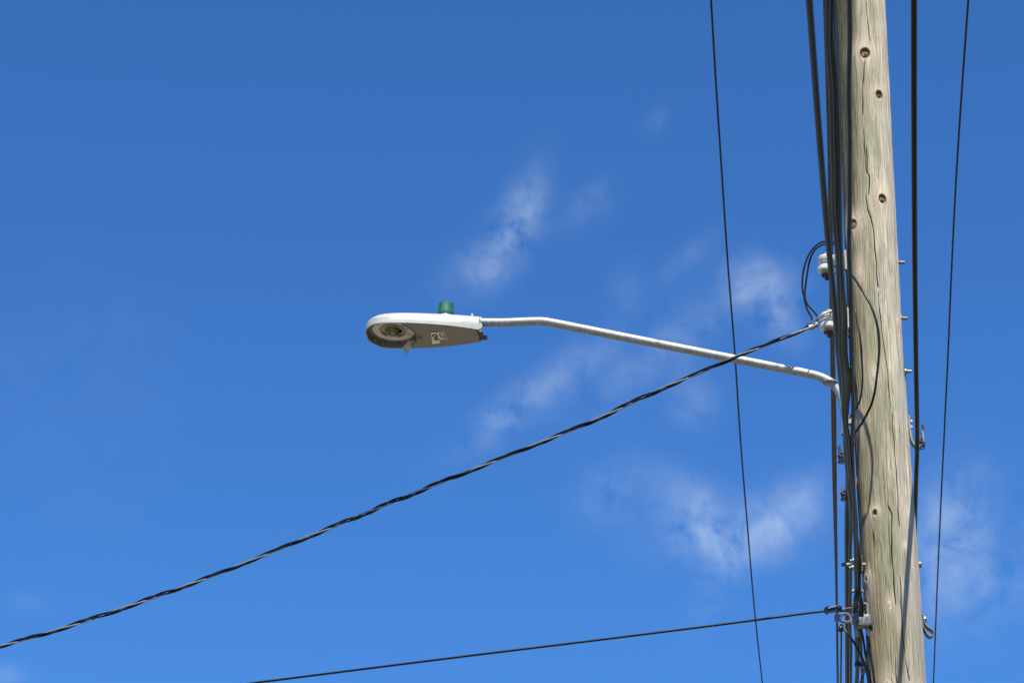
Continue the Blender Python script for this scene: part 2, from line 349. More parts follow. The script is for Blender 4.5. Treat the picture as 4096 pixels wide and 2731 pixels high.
me.polygons.add(len(faces)); me.polygons.foreach_set('loop_start', np.arange(0, faces.size, 4, dtype=np.int32)); me.polygons.foreach_set('loop_total', np.full(len(faces), 4, np.int32))
me.update(calc_edges=True); me.polygons.foreach_set('use_smooth', np.ones(len(faces), bool))
def attr(nm, a): at_ = me.attributes.new(nm, 'FLOAT', 'POINT'); at_.data.foreach_set('value', a.ravel().astype(np.float32))
attr('grain', gu); attr('height', ZZ); attr('around', thw); attr('crack', crack); attr('knot', np.clip(kn, 0, 1)); attr('ring', ringc)

def wood():
    m = bpy.data.materials.new('weathered treated pine'); m.use_nodes = True; t = m.node_tree; p = t.nodes['Principled BSDF']
    A = lambda n: (lambda q: (setattr(q, 'attribute_name', n), q.outputs['Fac'])[1])(t.nodes.new('ShaderNodeAttribute'))
    gr, hz, ar, ck, knt, rg = (A(n) for n in ('grain', 'height', 'around', 'crack', 'knot', 'ring'))
    def nz_(su, sv, detail=3, rough=.5, off=0.0, dist=0.0):
        c = t.nodes.new('ShaderNodeCombineXYZ'); t.links.new(mth('MULTIPLY', gr, su, tree=t), c.inputs[0]); t.links.new(mth('MULTIPLY', hz, sv, tree=t), c.inputs[1]); c.inputs[2].default_value = off
        n = t.nodes.new('ShaderNodeTexNoise'); n.inputs['Scale'].default_value = 1; n.inputs['Detail'].default_value = detail; n.inputs['Roughness'].default_value = rough; n.inputs['Distortion'].default_value = dist
        t.links.new(c.outputs[0], n.inputs['Vector']); return n.outputs['Fac']
    streak = nz_(190, 3.2, 4, .6); fine = nz_(520, 9, 3, .6, 3.0); patch = nz_(17, 2.4, 5, .6, 7.0, .5); patch2 = nz_(9, 1.6, 3, .6, 12.0, .3); jag = nz_(150, 5.0, 4, .65, 5.0)
    base = mix(t, ramp(t, streak, [(.36, 0.), (.58, 1.)]), (.36, .305, .225), (.68, .62, .495))
    base = mix(t, ramp(t, patch2, [(.42, 0.), (.62, .85)]), base, mix(t, streak, (.33, .29, .25), (.56, .51, .44)))
    # grey-violet weathering lower on the shaft, with blotchy tide lines
    greyer = ramp(t, mth('ADD', mth('MULTIPLY', mth('SUBTRACT', 8.3, hz, tree=t), .10, tree=t), mth('ADD', mth('MULTIPLY', nz_(24, 1.7, 4, .6, 51.0, .6), .9, tree=t), mth('MULTIPLY', jag, .25, tree=t), tree=t), tree=t), [(.62, 0.), (.69, .55), (.84, .85)])
    base = mix(t, greyer, base, mix(t, streak, (.25, .22, .19), (.47, .435, .385)))
    # green-grey preservative and algae, stronger on the side away from the midday sun (left)
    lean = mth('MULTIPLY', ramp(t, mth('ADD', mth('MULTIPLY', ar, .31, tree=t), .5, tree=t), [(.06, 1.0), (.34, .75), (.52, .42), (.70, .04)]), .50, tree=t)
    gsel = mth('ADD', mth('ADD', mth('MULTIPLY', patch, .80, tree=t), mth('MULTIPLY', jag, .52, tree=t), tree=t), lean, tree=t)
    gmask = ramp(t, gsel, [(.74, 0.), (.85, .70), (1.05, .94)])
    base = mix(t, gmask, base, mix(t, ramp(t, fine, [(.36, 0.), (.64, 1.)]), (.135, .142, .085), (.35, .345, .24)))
    # brown weathering at the left, then a shadow strip painted dark at the far left, wider towards the top
    brown = ramp(t, mth('ADD', mth('MULTIPLY', ar, -.42, tree=t), mth('MULTIPLY', nz_(60, 3.0, 3, .6, 15.0), .8, tree=t), tree=t), [(.50, 0.), (.76, .88)])
    base = mix(t, brown, base, mix(t, ramp(t, fine, [(.38, 0.), (.64, 1.)]), (.12, .095, .05), (.36, .29, .18)))
    shadow_strip = ramp(t, mth('ADD', mth('ADD', mth('MULTIPLY', ar, -.50, tree=t), mth('MULTIPLY', streak, .45, tree=t), tree=t), mth('MULTIPLY', mth('SUBTRACT', hz, 6.9, tree=t), .13, tree=t), tree=t), [(.74, 0.), (.88, .94)])
    base = mix(t, shadow_strip, base, mix(t, ramp(t, fine, [(.42, 0.), (.66, 1.)]), (.028, .03, .016), (.15, .13, .08)))
    # dark grain lines, warm rings round the knots
    base = mix(t, ramp(t, nz_(300, 3.4, 3, .6, 21.0), [(.55, 0.), (.65, .75)]), base, (.13, .10, .062))
    ringn = ramp(t, nz_(430, 5, 2, .5, 31.0), [(.42, 0.), (.58, 1.)])
    base = mix(t, mth('MULTIPLY', rg, .75, tree=t), base, mix(t, ringn, (.40, .31, .23), (.72, .61, .50)))
    base = mix(t, ramp(t, nz_(330, 40, 2, .6, 41.0), [(.68, 0.), (.75, .85)]), base, (.07, .058, .04))
    base = mix(t, 1.0, base, (1.04, 1.01, .945), 'MULTIPLY')
    base = mix(t, knt, base, (.14, .085, .05))
    base = mix(t, ramp(t, ck, [(.20, 0.), (.62, 1.)]), base, (.014, .012, .009))
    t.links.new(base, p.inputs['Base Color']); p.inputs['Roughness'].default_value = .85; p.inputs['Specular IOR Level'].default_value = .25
    b = t.nodes.new('ShaderNodeBump'); b.inputs['Strength'].default_value = .7; b.inputs['Distance'].default_value = .004
    t.links.new(mth('ADD', streak, fine, tree=t), b.inputs['Height']); t.links.new(b.outputs[0], p.inputs['Normal'])
    return m
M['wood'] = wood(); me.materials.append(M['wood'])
shaft = bpy.data.objects.new('shaft', me); COL.objects.link(shaft); shaft.parent = pole; ORIGIN['shaft'] = off
M['heart'] = mat('resinous knot wood', (.40, .23, .14), .8, noise=((.11, .062, .038), 120, .42, .62), bump=.5)
M['redheart'] = mat('reddish knot wood', (.33, .16, .09), .8, noise=((.20, .09, .05), 120, .4, .6), bump=.4)
for k, (px, py, r) in enumerate(KNOTS):
    a, z = pole_uv(px, py); c = pole_pt(a, z, 0); n_ = nrm([math.sin(a), -math.cos(a), 0]); R_ = r * PXM
    g = G(); prof = [(R_ * .98, -.022), (R_ * .9, -.012), (R_ * .62, -.005), (R_ * .25, -.006), (0, -.006)]
    if k == 3: prof = [(R_ * .98, -.012), (R_ * .95, -.002), (R_ * .6, .001), (0, .002)]
    g.lathe(c, n_, prof, 18); rk = random.Random(k * 7 + 1); jit = [rk.uniform(.84, 1.12) for _ in range(18)]
    jit = [(jit[q - 1] + 2 * jit[q] + jit[(q + 1) % 18]) / 4 for q in range(18)]
    for q in range(len(g.v)):
        w_ = np.array(g.v[q]) - c; ax_ = n_ * (w_ @ n_); g.v[q] = tuple(c + ax_ * (1 + .25 * math.sin(q * 1.7)) + (w_ - ax_) * jit[q % 18])
    kn_ = obj('knot', g, 'redheart' if k == 3 else 'heart', pole)
    if k in (0, 1, 2, 4):                           # hollow at the lower rim of the rotted knots
        g = G().lathe(c - Z3 * R_ * .38 + X3 * R_ * (.10 if k != 1 else 0), n_, [(R_ * .42, -.012), (R_ * .36, -.0035), (0, -.003)], 12); obj('hollow', g, 'hole', kn_)

# ------------------------------------------------------------------ street light
ALPHA = math.radians(6.0)
def arm_y(px): return YP + (3381 - px) / 750.0 * math.tan(ALPHA)
sl_base = at(3381, 1738, YP)
light = thing('street_light', sl_base, 'pale grey street light on long bent galvanised arm reaching left from the pole', 'street light')
ph, TT = math.radians(5.5), math.radians(2.35)
xl = np.array([-math.cos(ph) * math.cos(TT), math.sin(ph) * math.cos(TT), math.sin(TT)]); yl = np.array([-math.sin(ph), -math.cos(ph), 0]); zl = np.cross(xl, yl)
O = at(1430 + 1985 / 4.055, 1170 + 697 / 4.055, arm_y(1920))
def lm(s_, y_, z_): return O + xl * s_ + yl * y_ + zl * z_
tube0 = lm(-.0, 0, .078)
raw = [lm(.10, 0, .0785), lm(.0, 0, .078)] + [at(x, y, arm_y(x)) for x, y in [(2000, 1290), (2100, 1286.5), (2150, 1285), (2176, 1285.5), (2200, 1289.5), (2300, 1309), (2500, 1349), (2850, 1418), (3150, 1477.5), (3230, 1493.5), (3272, 1504), (3302, 1516), (3328, 1533), (3350, 1558), (3366, 1590), (3376, 1630), (3380, 1675), (3381, 1738)]]
armp = smooth_path(raw, .012)
TR = .0232
obj('arm', G().tube(armp, TR, 24, caps=True), 'galv', light)
endd = nrm(armp[-1] - armp[-4])
obj('arm_end', G().lathe(armp[-1], endd, [(TR * .82, .0006), (TR * .8, .0012)], 20), 'hole', light)
# clamp collar where the arm turns down, and the bracket plate on the pole
i0 = int(np.argmin(np.linalg.norm(armp - at(3328, 1533, arm_y(3328)), axis=1))); cd = nrm(armp[i0 + 2] - armp[i0 - 2])
cax = nrm(np.array([-.15, 0, -1.0])); cpt = at(3322, 1530, arm_y(3322)) + Z3 * .0
g = G().lathe(cpt - cax * .008, cax, [(.031, 0), (.040, .001), (.042, .004), (.042, .011), (.040, .015), (.030, .016)], 28); obj('collar', g, 'steel', light)
br = G()
pb = at(3397, 1510, YP); br.box(pb, X3, Y3, Z3, .020, .035, .055, .004)
for q_, h_ in ((at(3384, 1555, YP), (.028, .03, .010)), (at(3398, 1684, YP), (.010, .02, .022))): obj('spacer', G().box(q_, X3, Y3, Z3, *h_, .003), 'galv', light)
obj('bracket', br, 'galv', light)
g = G(); b0 = at(3618, 1487, YP); e0 = at(3646, 1487, YP)
wp = G().box(at(3617, 1488, YP) , nrm([1, -.25, 0]), nrm([.25, 1, 0]), Z3, .0045, .031, .034, .002); obj('washer', wp, 'darksteel', light)
g.tube([at(3400, 1487, YP), at(3646, 1485, YP)], .0088, 14); g.hexbolt(at(3616, 1486.5, YP), X3, .0165, .014); obj('through_bolt', g, 'steel', light)

HW = [(0, .0795), (.08, .112), (.165, .138), (.24, .153), (.31, .164), (.37, .1705), (.42, .1735), (.47, .1745), (.51, .173), (.54, .1655), (.565, .150), (.585, .128), (.602, .098), (.613, .068), (.620, .036), (.6225, .0)]
hs = np.array([q[0] for q in HW]); hwid = np.array([q[1] for q in HW])
ss = np.concatenate([np.linspace(0, .48, 25)[:-1], .48 + .1424 * np.sin(np.linspace(0, math.pi / 2, 26))])
def halfw(s_): return float(np.interp(s_, hs, hwid))
wv = np.array([halfw(s_) for s_ in ss]); wv = np.convolve(np.pad(wv, 1, 'edge'), [.25, .5, .25], 'valid'); wv[-1] = .003; wv[0] = .0795
def hfac(s_): q = max(0, (s_ - .36) / (.6226 - .36)); return .30 + .70 * math.sqrt(max(0, 1 - q ** 2.3))
def section(s_, w):
    h = hfac(s_); k = min(1, w / .06)
    low = .036 if h > .6 else .036 * h / .6
    crease = [(1.0, 0), (1.0, .003), (.985, low * .55), (.975, low), (.90, low + .30 * (.104 * h - low)), (.76, low + .60 * (.104 * h - low)), (.58, low + .80 * (.104 * h - low)), (.36, low + .93 * (.104 * h - low)), (.15, .103 * h), (0, .104 * h)]
    left = [(-a * w, z) for a, z in crease]; right = [(a * w, z) for a, z in crease[:-1]][::-1]
    return left + right
g = G(); rows = []
for s_, w in zip(ss, wv): rows.append([lm(s_, y_, z_) for y_, z_ in section(s_, w)])
nrow = len(rows[0]); vs = [q for r_ in rows for q in r_]; fs = []
for i in range(len(rows) - 1):
    for k in range(nrow - 1): fs.append((i * nrow + k, i * nrow + k + 1, (i + 1) * nrow + k + 1, (i + 1) * nrow + k))
fs.append(tuple(range(nrow))); fs.append(tuple((len(rows) - 1) * nrow + k for k in range(nrow)))
# rim lip and inner wall of the shell
def outl(inset, z_, smin=0.0):
    pts = []
    for s_, w in zip(ss, wv):
        pts.append((s_, max(w - inset, .0005)))
    pts = [(min(s_, .6226 - inset), w) for s_, w in pts]
    near_ = [lm(s_, w, z_) for s_, w in pts]; far_ = [lm(s_, -w, z_) for s_, w in pts][::-1]
    return near_ + far_
loops = [outl(0, 0), outl(.0035, -.0015), outl(.007, .0), outl(.010, .034)]
o_ = len(vs); n_ = len(loops[0])
for lp in loops: vs += lp
for i in range(3):
    for k in range(n_): fs.append((o_ + i * n_ + k, o_ + i * n_ + (k + 1) % n_, o_ + (i + 1) * n_ + (k + 1) % n_, o_ + (i + 1) * n_ + k))
g.add(vs, fs); housing = obj('housing', g, 'paint', light, angle=28)
# inside of the open nose
ceil = outl(.010, .034); inner = outl(.0085, .004)
g = G(); g.add(inner + ceil, [(k, (k + 1) % n_, n_ + (k + 1) % n_, n_ + k) for k in range(n_)] + [tuple(range(n_, 2 * n_))]); obj('cavity', g, 'cavity', housing)
for s_, y_ in ((.545, -.135), (.47, -.160), (.585, -.085)):
    obj('boss', G().lathe(lm(s_, y_, .034), -zl, [(.008, 0), (.0065, .026), (.004, .028)], 12), 'cavity', housing)
# flat door, with the curved edge round the optic
def arc_s(y_): return .343 + .076 * (abs(y_ + .0) / .172) ** 2.3
pts = []
for s_ in np.linspace(.004, .42, 40):
    w = float(np.interp(s_, ss, wv)) - .0075
    if s_ <= arc_s(w): pts.append((s_, w))
smax = pts[-1][0]; wmax = pts[-1][1]
arc = [(arc_s(y_), y_) for y_ in np.linspace(wmax, -wmax, 36)]
poly = pts + arc + [(s_, -w) for s_, w in pts[::-1]]
def slab(poly, z0, z1, g=None):
    g = g or G(); n = len(poly); g.add([lm(a, b, z0) for a, b in poly] + [lm(a, b, z1) for a, b in poly], [tuple(range(n)), tuple(range(2 * n - 1, n - 1, -1))] + [(k, (k + 1) % n, n + (k + 1) % n, n + k) for k in range(n)]); return g
door = obj('door', slab(poly, -.003, .004), 'taupe', light, angle=30)
# rim flange along the arc + wing nut + rear latch
fl = [lm(arc_s(y_) + .004, y_, .004) for y_ in np.linspace(.15, -.15, 40)]
obj('flange', G().strap(fl, zl, .020, .004), 'cavity', door)
g = G(); wn = lm(.328, -.012, -.003)
g.lathe(wn, -zl, [(.007, 0), (.007, .008), (.004, .010)], 10)
for q in (-1, 1):
    g.strap([wn - zl * .006 + yl * 0 + xl * q * .004, wn - zl * .012 + xl * q * .010, wn - zl * .020 + xl * q * .017], yl, .006, .003)
obj('wing_nut', g, 'steel', door)
lat = [lm(-.006, .045, .008), lm(-.008, .015, .006), lm(-.011, -.015, .004), lm(-.016, -.032, .003)]
g = G().strap(smooth_path(lat, .006), nrm(xl), .022, .012); g.lathe(lm(-.019, -.036, .003), nrm(xl), [(.0115, -.016), (.013, -.012), (.013, .012), (.0115, .016)], 16); obj('latch', g, 'darksteel', housing)
g = G().strap([lm(.012, .078, -.0035), lm(.0, .0, -.0035), lm(.012, -.076, -.0035)], nrm(xl), .003, .004); obj('door_seam', g, 'black', door)
# ear, tube socket ring, knob
g = G(); ear = [(0.004, .058), (-.016, .05), (-.022, .03), (-.012, .012), (.004, .008)]
g.add([lm(a, .0795, .002 + (b - .008) * .9) for a, b in ear] + [lm(a, .070, .002 + (b - .008) * .9) for a, b in ear], [(0, 1, 2, 3, 4), (9, 8, 7, 6, 5)] + [(k, (k + 1) % 5, 5 + (k + 1) % 5, 5 + k) for k in range(5)])
obj('ear', g, 'paint', housing)
obj('socket', G().lathe(lm(.012, 0, .0785), -xl, [(.0305, 0), (.0305, .014), (.028, .018), (.0245, .018)], 28), 'paint', housing)
obj('knob', G().lathe(lm(.047, .004, .098), zl, [(.0088, 0), (.0075, .020), (.0062, .029), (.003, .031)], 18), 'paint', housing)
# plate, lens, reflector, chip
PZC = .030; pcx, pcy = .472, .000
ell = [(pcx + .114 * math.cos(a), pcy + .131 * math.sin(a)) for a in np.linspace(0, 2 * math.pi, 48, endpoint=False)]
plate = obj('optic_plate', slab(ell, PZC, PZC + .0035), 'plate', light, angle=30)
for a, b in ((.5454, .079), (.3945, .02), (.540, -.045), (.447, -.083), (.5479, .021), (.40, -.05)):
    obj('screw_hole', G().lathe(lm(a, b, PZC - .0004), -zl, [(.0052, 0), (.0045, .0004)], 14), 'hole', plate)
def dome(rx, ry, depth, z0, pw=2.0, n=36, k=12, cx=pcx + .004, cy=pcy + .004):
    g = G(); vs = []
    for i in range(k + 1):
        q = i / k; r_ = math.cos(q * math.pi / 2); h = depth * math.sin(q * math.pi / 2)
        for j in range(n): a = 2 * math.pi * j / n; vs.append(lm(cx + rx * max(r_, .004) * math.cos(a), cy + ry * max(r_, .004) * math.sin(a), z0 - h))
    fs = [(i * n + j, i * n + (j + 1) % n, (i + 1) * n + (j + 1) % n, (i + 1) * n + j) for i in range(k) for j in range(n)] + [tuple(k * n + j for j in range(n))]
    return g.add(vs, fs)
def ringm(rx, ry, z0, z1, t_, cx=pcx + .004, cy=pcy + .004, n=40):
    g = G(); vs = []
    for (k, z_) in ((1, z0), (1, z1), (1 - t_, z1), (1 - t_, z0)):
        for j in range(n): a = 2 * math.pi * j / n; vs.append(lm(cx + rx * k * math.cos(a), cy + ry * k * math.sin(a), z_))
    return g.add(vs, [(i * n + j, i * n + (j + 1) % n, ((i + 1) % 4) * n + (j + 1) % n, ((i + 1) % 4) * n + j) for i in range(4) for j in range(n)])
M['bronze'] = mat('bronze reflector', (.30, .28, .21), .35, .5)
M['mirror'] = mat('bright reflector facets', (.62, .60, .48), .18, .8)
lens_ring = obj('lens_ring', ringm(.071, .086, PZC, PZC - .007, .10), 'bronze', plate)
obj('reflector_floor', slab([(pcx + .004 + .064 * math.cos(a), pcy + .004 + .078 * math.sin(a)) for a in np.linspace(0, 2 * math.pi, 36, endpoint=False)], PZC - .0015, PZC - .0005), 'bronze', plate)
g = G()
for q in (-1, 1): g.strap(smooth_path([lm(pcx - .03, q * .022, PZC - .003), lm(pcx - .012, q * .033, PZC - .015), lm(pcx + .018, q * .031, PZC - .018), lm(pcx + .032, q * .016, PZC - .004)], .006), zl, .022, .003)
g.strap([lm(pcx - .006, .03, PZC - .012), lm(pcx - .012, .0, PZC - .022), lm(pcx - .008, -.03, PZC - .014)], zl, .026, .003)
obj('reflector', g, 'mirror', plate)
obj('led_chip', G().box(lm(pcx + .008, -.012, PZC - .008), xl, yl, zl, .0065, .017, .006, .001), 'chip', plate)
obj('socket_dark', G().box(lm(pcx - .034, -.004, PZC - .006), nrm(xl + .6 * yl), nrm(yl - .6 * xl), zl, .008, .014, .005, .001), 'hole', plate)
gi = dome(.043, .050, .040, PZC - .002); gi2 = dome(.0395, .0465, .0365, PZC - .002)
gg = G(); gg.add(gi.v, gi.f); gg.add(gi2.v, [tuple(reversed(q)) for q in gi2.f])
me_g = obj('lens', gg, 'glass', plate)
bm = bmesh.new(); bm.from_mesh(me_g.data)          # inner skin must face inwards for a hollow glass bowl
half = len(gi.v); bm.verts.ensure_lookup_table(); bm.faces.ensure_lookup_table()
axisp = lm(pcx + .004, pcy + .004, PZC) - ORIGIN['street_light']
for fct in bm.faces:
    out = (fct.calc_center_median() - Vector(axisp)).dot(fct.normal) > 0; isin = fct.verts[0].index >= half
    if out == isin: fct.normal_flip()
bm.to_mesh(me_g.data); bm.free()
# photocell
pcb = lm(.192, .002, .100)
g = G().lathe(pcb, zl, [(.046, 0), (.043, .008), (.040, .017)], 30); obj('photocell_base', g, 'paint', housing)
prof = [(.040, .020), (.0435, .017), (.0435, .032), (.0418, .034), (.0412, .082), (.0395, .0865), (.034, .0885), (.0, .089)]
cell = obj('photocell', G().lathe(pcb, zl, prof, 40), 'green', light, angle=40)
obj('photocell_socket', G().lathe(pcb, zl, [(.033, .012), (.033, .0205), (.0, .021)], 30), 'black', cell)
for a in (200, 232, -18):
    rd = nrm(-xl * math.cos(math.radians(a)) * 1 + yl * abs(math.sin(math.radians(a))))
    obj('rib', G().box(pcb + rd * .0425 + zl * .056, rd, np.cross(zl, rd), zl, .0022, .002, .026), 'green', cell)

# stickers with lettering
def sheet(grid, m, name, parent, th_=.0006):
    """thin two-sided sheet from a grid of points"""
    A = np.array(grid); r_, c_ = A.shape[:2]; g = G(); vs = list((A + zl * th_ / 2).reshape(-1, 3)) + list((A - zl * th_ / 2).reshape(-1, 3)); fs = []; o2 = r_ * c_
    for i in range(r_ - 1):
        for j in range(c_ - 1):
            q = (i * c_ + j, i * c_ + j + 1, (i + 1) * c_ + j + 1, (i + 1) * c_ + j); fs.append(q); fs.append(tuple(o2 + k for k in q[::-1]))
    edge = [j for j in range(c_)] + [i * c_ + c_ - 1 for i in range(1, r_)] + [(r_ - 1) * c_ + j for j in range(c_ - 2, -1, -1)] + [i * c_ for i in range(r_ - 2, 0, -1)]
    for a, b in zip(edge, edge[1:] + edge[:1]): fs.append((a, b, o2 + b, o2 + a))
    return obj(name, g.add(vs, fs), m, parent)
def bil(c, u, v): c = np.array(c); return (1 - v) * ((1 - u) * c[0] + u * c[1]) + v * ((1 - u) * c[3] + u * c[2])
cLED = [(.2225, .0554), (.1862, .0551), (.1813, -.0504), (.2229, -.050)]
sl = sheet([[lm(*bil(cLED, u, v), -.0040) for u in np.linspace(0, 1, 4)] for v in np.linspace(0, 1, 6)], 'white', 'label_led', door)
c60 = [(.2600, .0553), (.2190, .0553), (.2270, -.0745), (.2690, -.0870)]
def lift60(u, v): return -.0062 - .012 * max(0, v - .78) * 2.0
s60 = sheet([[lm(*bil(c60, u, v), lift60(u, v)) for u in np.linspace(0, 1, 6)] for v in np.linspace(0, 1, 10)], 'white', 'label_wattage', door)
def lettering(txt, s0, s1, y0, y1, z_, name, parent, bold):
    cu = bpy.data.curves.new(name, 'FONT'); cu.body = txt; cu.size = 1; cu.offset = bold; cu.resolution_u = 6
    ob = bpy.data.objects.new(name, cu); COL.objects.link(ob); bpy.context.view_layer.update()
    mm = bpy.data.meshes.new_from_object(ob.evaluated_get(bpy.context.evaluated_depsgraph_get())); bpy.data.objects.remove(ob)
    V_ = np.array([v.co[:] for v in mm.vertices]); lo, hi = V_.min(0), V_.max(0)
    g = G(); q = [(lm(s0 + (v[1] - lo[1]) / (hi[1] - lo[1]) * (s1 - s0), y0 + (v[0] - lo[0]) / (hi[0] - lo[0]) * (y1 - y0), z_)) for v in V_]
    g.add(q, [tuple(p_.vertices) for p_ in mm.polygons]); bpy.data.meshes.remove(mm)
    return obj(name, g, 'ink', parent, flat=True)
lettering('LED', .1870, .2180, -.0450, .0500, -.0048, 'lettering', sl, .022)
lettering('60', .2275, .2590, -.0480, .0360, -.0078, 'lettering', s60, .030)
# torn paper tag hanging from the optic
YTG = lm(.40, -.07, -.01)[1]
def tagpt(px, py, dY): return at(px, py, YTG + dY)
ROWS = [((1631, 1361), (1641, 1363)), ((1627, 1371), (1645, 1374)), ((1621, 1379), (1646, 1382)), ((1614, 1385), (1644, 1389)), ((1607, 1390), (1641, 1396)), ((1613, 1400), (1637, 1404)), ((1620, 1410), (1632, 1411)), ((1625, 1414), (1629, 1414))]
ptag = sheet([[tagpt(a[0] + (b[0] - a[0]) * u, a[1] + (b[1] - a[1]) * u, .02 - .035 * i / 7 + .012 * math.sin(u * 3.1)) for u in np.linspace(0, 1, 6)] for i, (a, b) in enumerate(ROWS)], 'tagpaper', 'paper_tag', light)
ROWS = [((1638, 1362), (1646, 1374)), ((1648, 1360), (1650, 1373)), ((1658, 1359), (1659, 1372)), ((1668, 1360), (1665, 1369))]
sheet([[tagpt(a[0] + (b[0] - a[0]) * u, a[1] + (b[1] - a[1]) * u, .018 + .01 * math.sin(i) - .01 * u) for u in np.linspace(0, 1, 4)] for i, (a, b) in enumerate(ROWS)], 'tagpaper', 'curl', ptag)

# ------------------------------------------------------------------ cables along the street
GRP = 'cables running along the street past the pole'
def street_cable(name, pts, rad, m, label, cat, near=14.0, far=18.0, rope=None, group=GRP, gap=None, wig=0.0):
    P_ = [level(x, y, h) for x, y, h in pts]
    if near: P_ = [P_[0] - nrm((P_[1] - P_[0]) * np.array([1, 1, 0])) * near] + P_
    if far: P_ = P_ + [P_[-1] + nrm((P_[-1] - P_[-2]) * np.array([1, 1, 0])) * far]
    q = smooth_path(P_, .06)
    if wig:
        rw = random.Random(int(pts[0][0] * 13)); d_ = np.concatenate([[0], np.cumsum(np.linalg.norm(np.diff(q, axis=0), axis=1))])
        q = q + np.outer(wig * (np.sin(d_ * 5.3 + rw.random() * 6) + .6 * np.sin(d_ * 9.7 + rw.random() * 6) + .8 * np.sin(d_ * 2.6 + rw.random() * 6)), side) + np.outer(wig * np.sin(d_ * 6.9 + rw.random() * 6), Z3)
    if gap:
        root = thing(name, q[len(q) // 2], label, cat, group)
        for k in (-1, 1): obj('conductor', G().tube(q + X3 * gap * k, rad, 12), m, root)
        return root
    g = G().rope(q, rad, *rope) if rope else G().tube(q, rad, 14)
    return tag(obj(name, g, m), label, cat, group)
HA = 5.61
def sz(px, y, h): return px / 2 * h / math.sin(math.atan(math.sin(0) + math.tan(PITCH + math.atan((1365.5 - y) / FPX)))) / FPX
A_ = [(3237, 0), (3274, 500), (3294, 750), (3316, 1000), (3336, 1200), (3357, 1450), (3367, 1550), (3380, 1650), (3386, 1750), (3392, 1860), (3391, 1960), (3388, 2060), (3388, 2300), (3389, 2731)]
street_cable('telecom_cable', [(x, y, HA) for x, y in A_], .0135, 'sheath', 'leftmost thick black cable of the bundle sweeping down in front of the white insulators', 'cable')
A2 = [(3334, -80), (3336, 300), (3344, 700), (3356, 1100), (3372, 1500), (3390, 1780), (3398, 1950), (3401, 2100), (3401, 2400), (3402, 2731)]
street_cable('telecom_cable', [(x, y, HA - .02) for x, y in A2], .0105, 'sheath', 'right cable of the straight black pair left of the grey box', 'cable', wig=.0016)
B1 = [(3318, 0, 4.95), (3322, 120, 4.95), (3336, 250, 4.95), (3349, 500, 4.95), (3355, 750, 4.95), (3360, 1000, 4.97), (3369, 1150, 4.98), (3378, 1270, 5.0), (3378, 1350, 5.0), (3381, 1430, 5.0), (3393, 1510, 5.0), (3391, 1570, 5.0), (3384, 1650, 5.0), (3383, 1780, 5.0), (3393, 1900, 5.0), (3406, 2020, 5.0), (3421, 2130, 5.0), (3434, 2205, 5.0), (3438, 2262, 4.98), (3433, 2320, 4.93), (3436, 2370, 4.9), (3446, 2415, 4.87), (3447, 2440, 4.85), (3443, 2464, 4.82)]
street_cable('hardline_cable', B1, .0122, 'sheath', 'thick wavy black cable ending in the beige boot on the grey box', 'cable', far=0)
B2 = [(3306, -60), (3316, 250), (3327, 500), (3336, 750), (3344, 1000), (3355, 1200), (3363, 1400), (3371, 1520), (3375, 1640), (3390, 1750), (3400, 1900), (3416, 2050), (3421, 2200), (3423, 2300), (3422, 2415), (3424, 2500), (3424, 2600), (3425, 2731)]
street_cable('telecom_cable', [(x, y, 4.9) for x, y in B2], .0085, 'sheath', 'black cable passing behind the grey box and straight down through the black strap clamp', 'cable', wig=.0026)
B3 = [(3329, -60), (3331, 250), (3338, 500), (3345, 750), (3351, 1000), (3362, 1200), (3370, 1400), (3377, 1520), (3380, 1640), (3398, 1750), (3407, 1900), (3420, 2050), (3428, 2200), (3429, 2300), (3430, 2450), (3433, 2731)]
street_cable('messenger_strand', [(x, y, 4.92) for x, y in B3], .0062, 'strand', 'thin stranded support wire hidden among the black cables left of the pole', 'wire', rope=(6, .11), wig=.0022)
C_ = [(3398, -40), (3397, 250), (3397, 500), (3398, 750), (3400, 1000), (3403, 1200), (3408, 1450), (3411, 1600), (3410, 1750), (3414, 1900), (3420, 2020), (3427, 2150), (3437, 2300), (3440, 2420), (3444, 2560), (3450, 2731)]
street_cable('telecom_cable', [(x, y, 5.0) for x, y in C_], .0088, 'sheath', 'black cable hanging in front of the left edge of the wooden pole', 'cable', wig=.0014)
F_ = [(3656, 0), (3656.5, 500), (3659, 1000), (3664, 1450), (3668, 1700), (3668.5, 1790), (3665, 1900), (3662, 2000), (3660, 2090), (3660, 2300), (3662, 2731)]
street_cable('twin_cable', [(x, y, 5.87) for x, y in F_], .0062, 'jacket', 'black twin cable right of the pole, held in the rusty hook', 'cable', gap=.0062)
EW = [([(3297, 0), (3312, 500), (3322, 900), (3330, 1250), (3340, 1600), (3343, 1900), (3347, 2300), (3352, 2731)], 'left'), ([(3309, 0), (3314, 500), (3319, 1000), (3325.5, 1450), (3333, 1900), (3343.5, 2300), (3350, 2731)], 'mid'), ([(3318, 0), (3322, 500), (3327, 1000), (3333, 1450), (3338, 1900), (3345, 2300), (3351.5, 2731)], 'right')]
LAB = ['brown stranded overhead wire seen beside the thick black cable at the top edge', 'leftmost brown stranded wire behind the lamp arm collar', 'middle brown stranded wire behind the lamp arm collar']
for (pts, nm), lb, h in zip(EW, LAB, (9.5, 9.62, 9.56)):
    street_cable('overhead_wire', [(x, y, h) for x, y in pts], 0.0098, 'oldstrand', lb, 'wire', rope=(7, .13))
Gw = [(1633, 0), (1645.5, 210), (1660, 430), (1672, 610), (1687, 800), (1700, 1000), (1716, 1200), (1733, 1400), (1751, 1568)]
street_cable('overhead_wire', [(x * 1.7415, y * 1.7415, 9.6) for x, y in Gw], .0076, 'strand', 'thin dark wire crossing behind the lamp arm, alone in open sky', 'wire', rope=(6, .10))
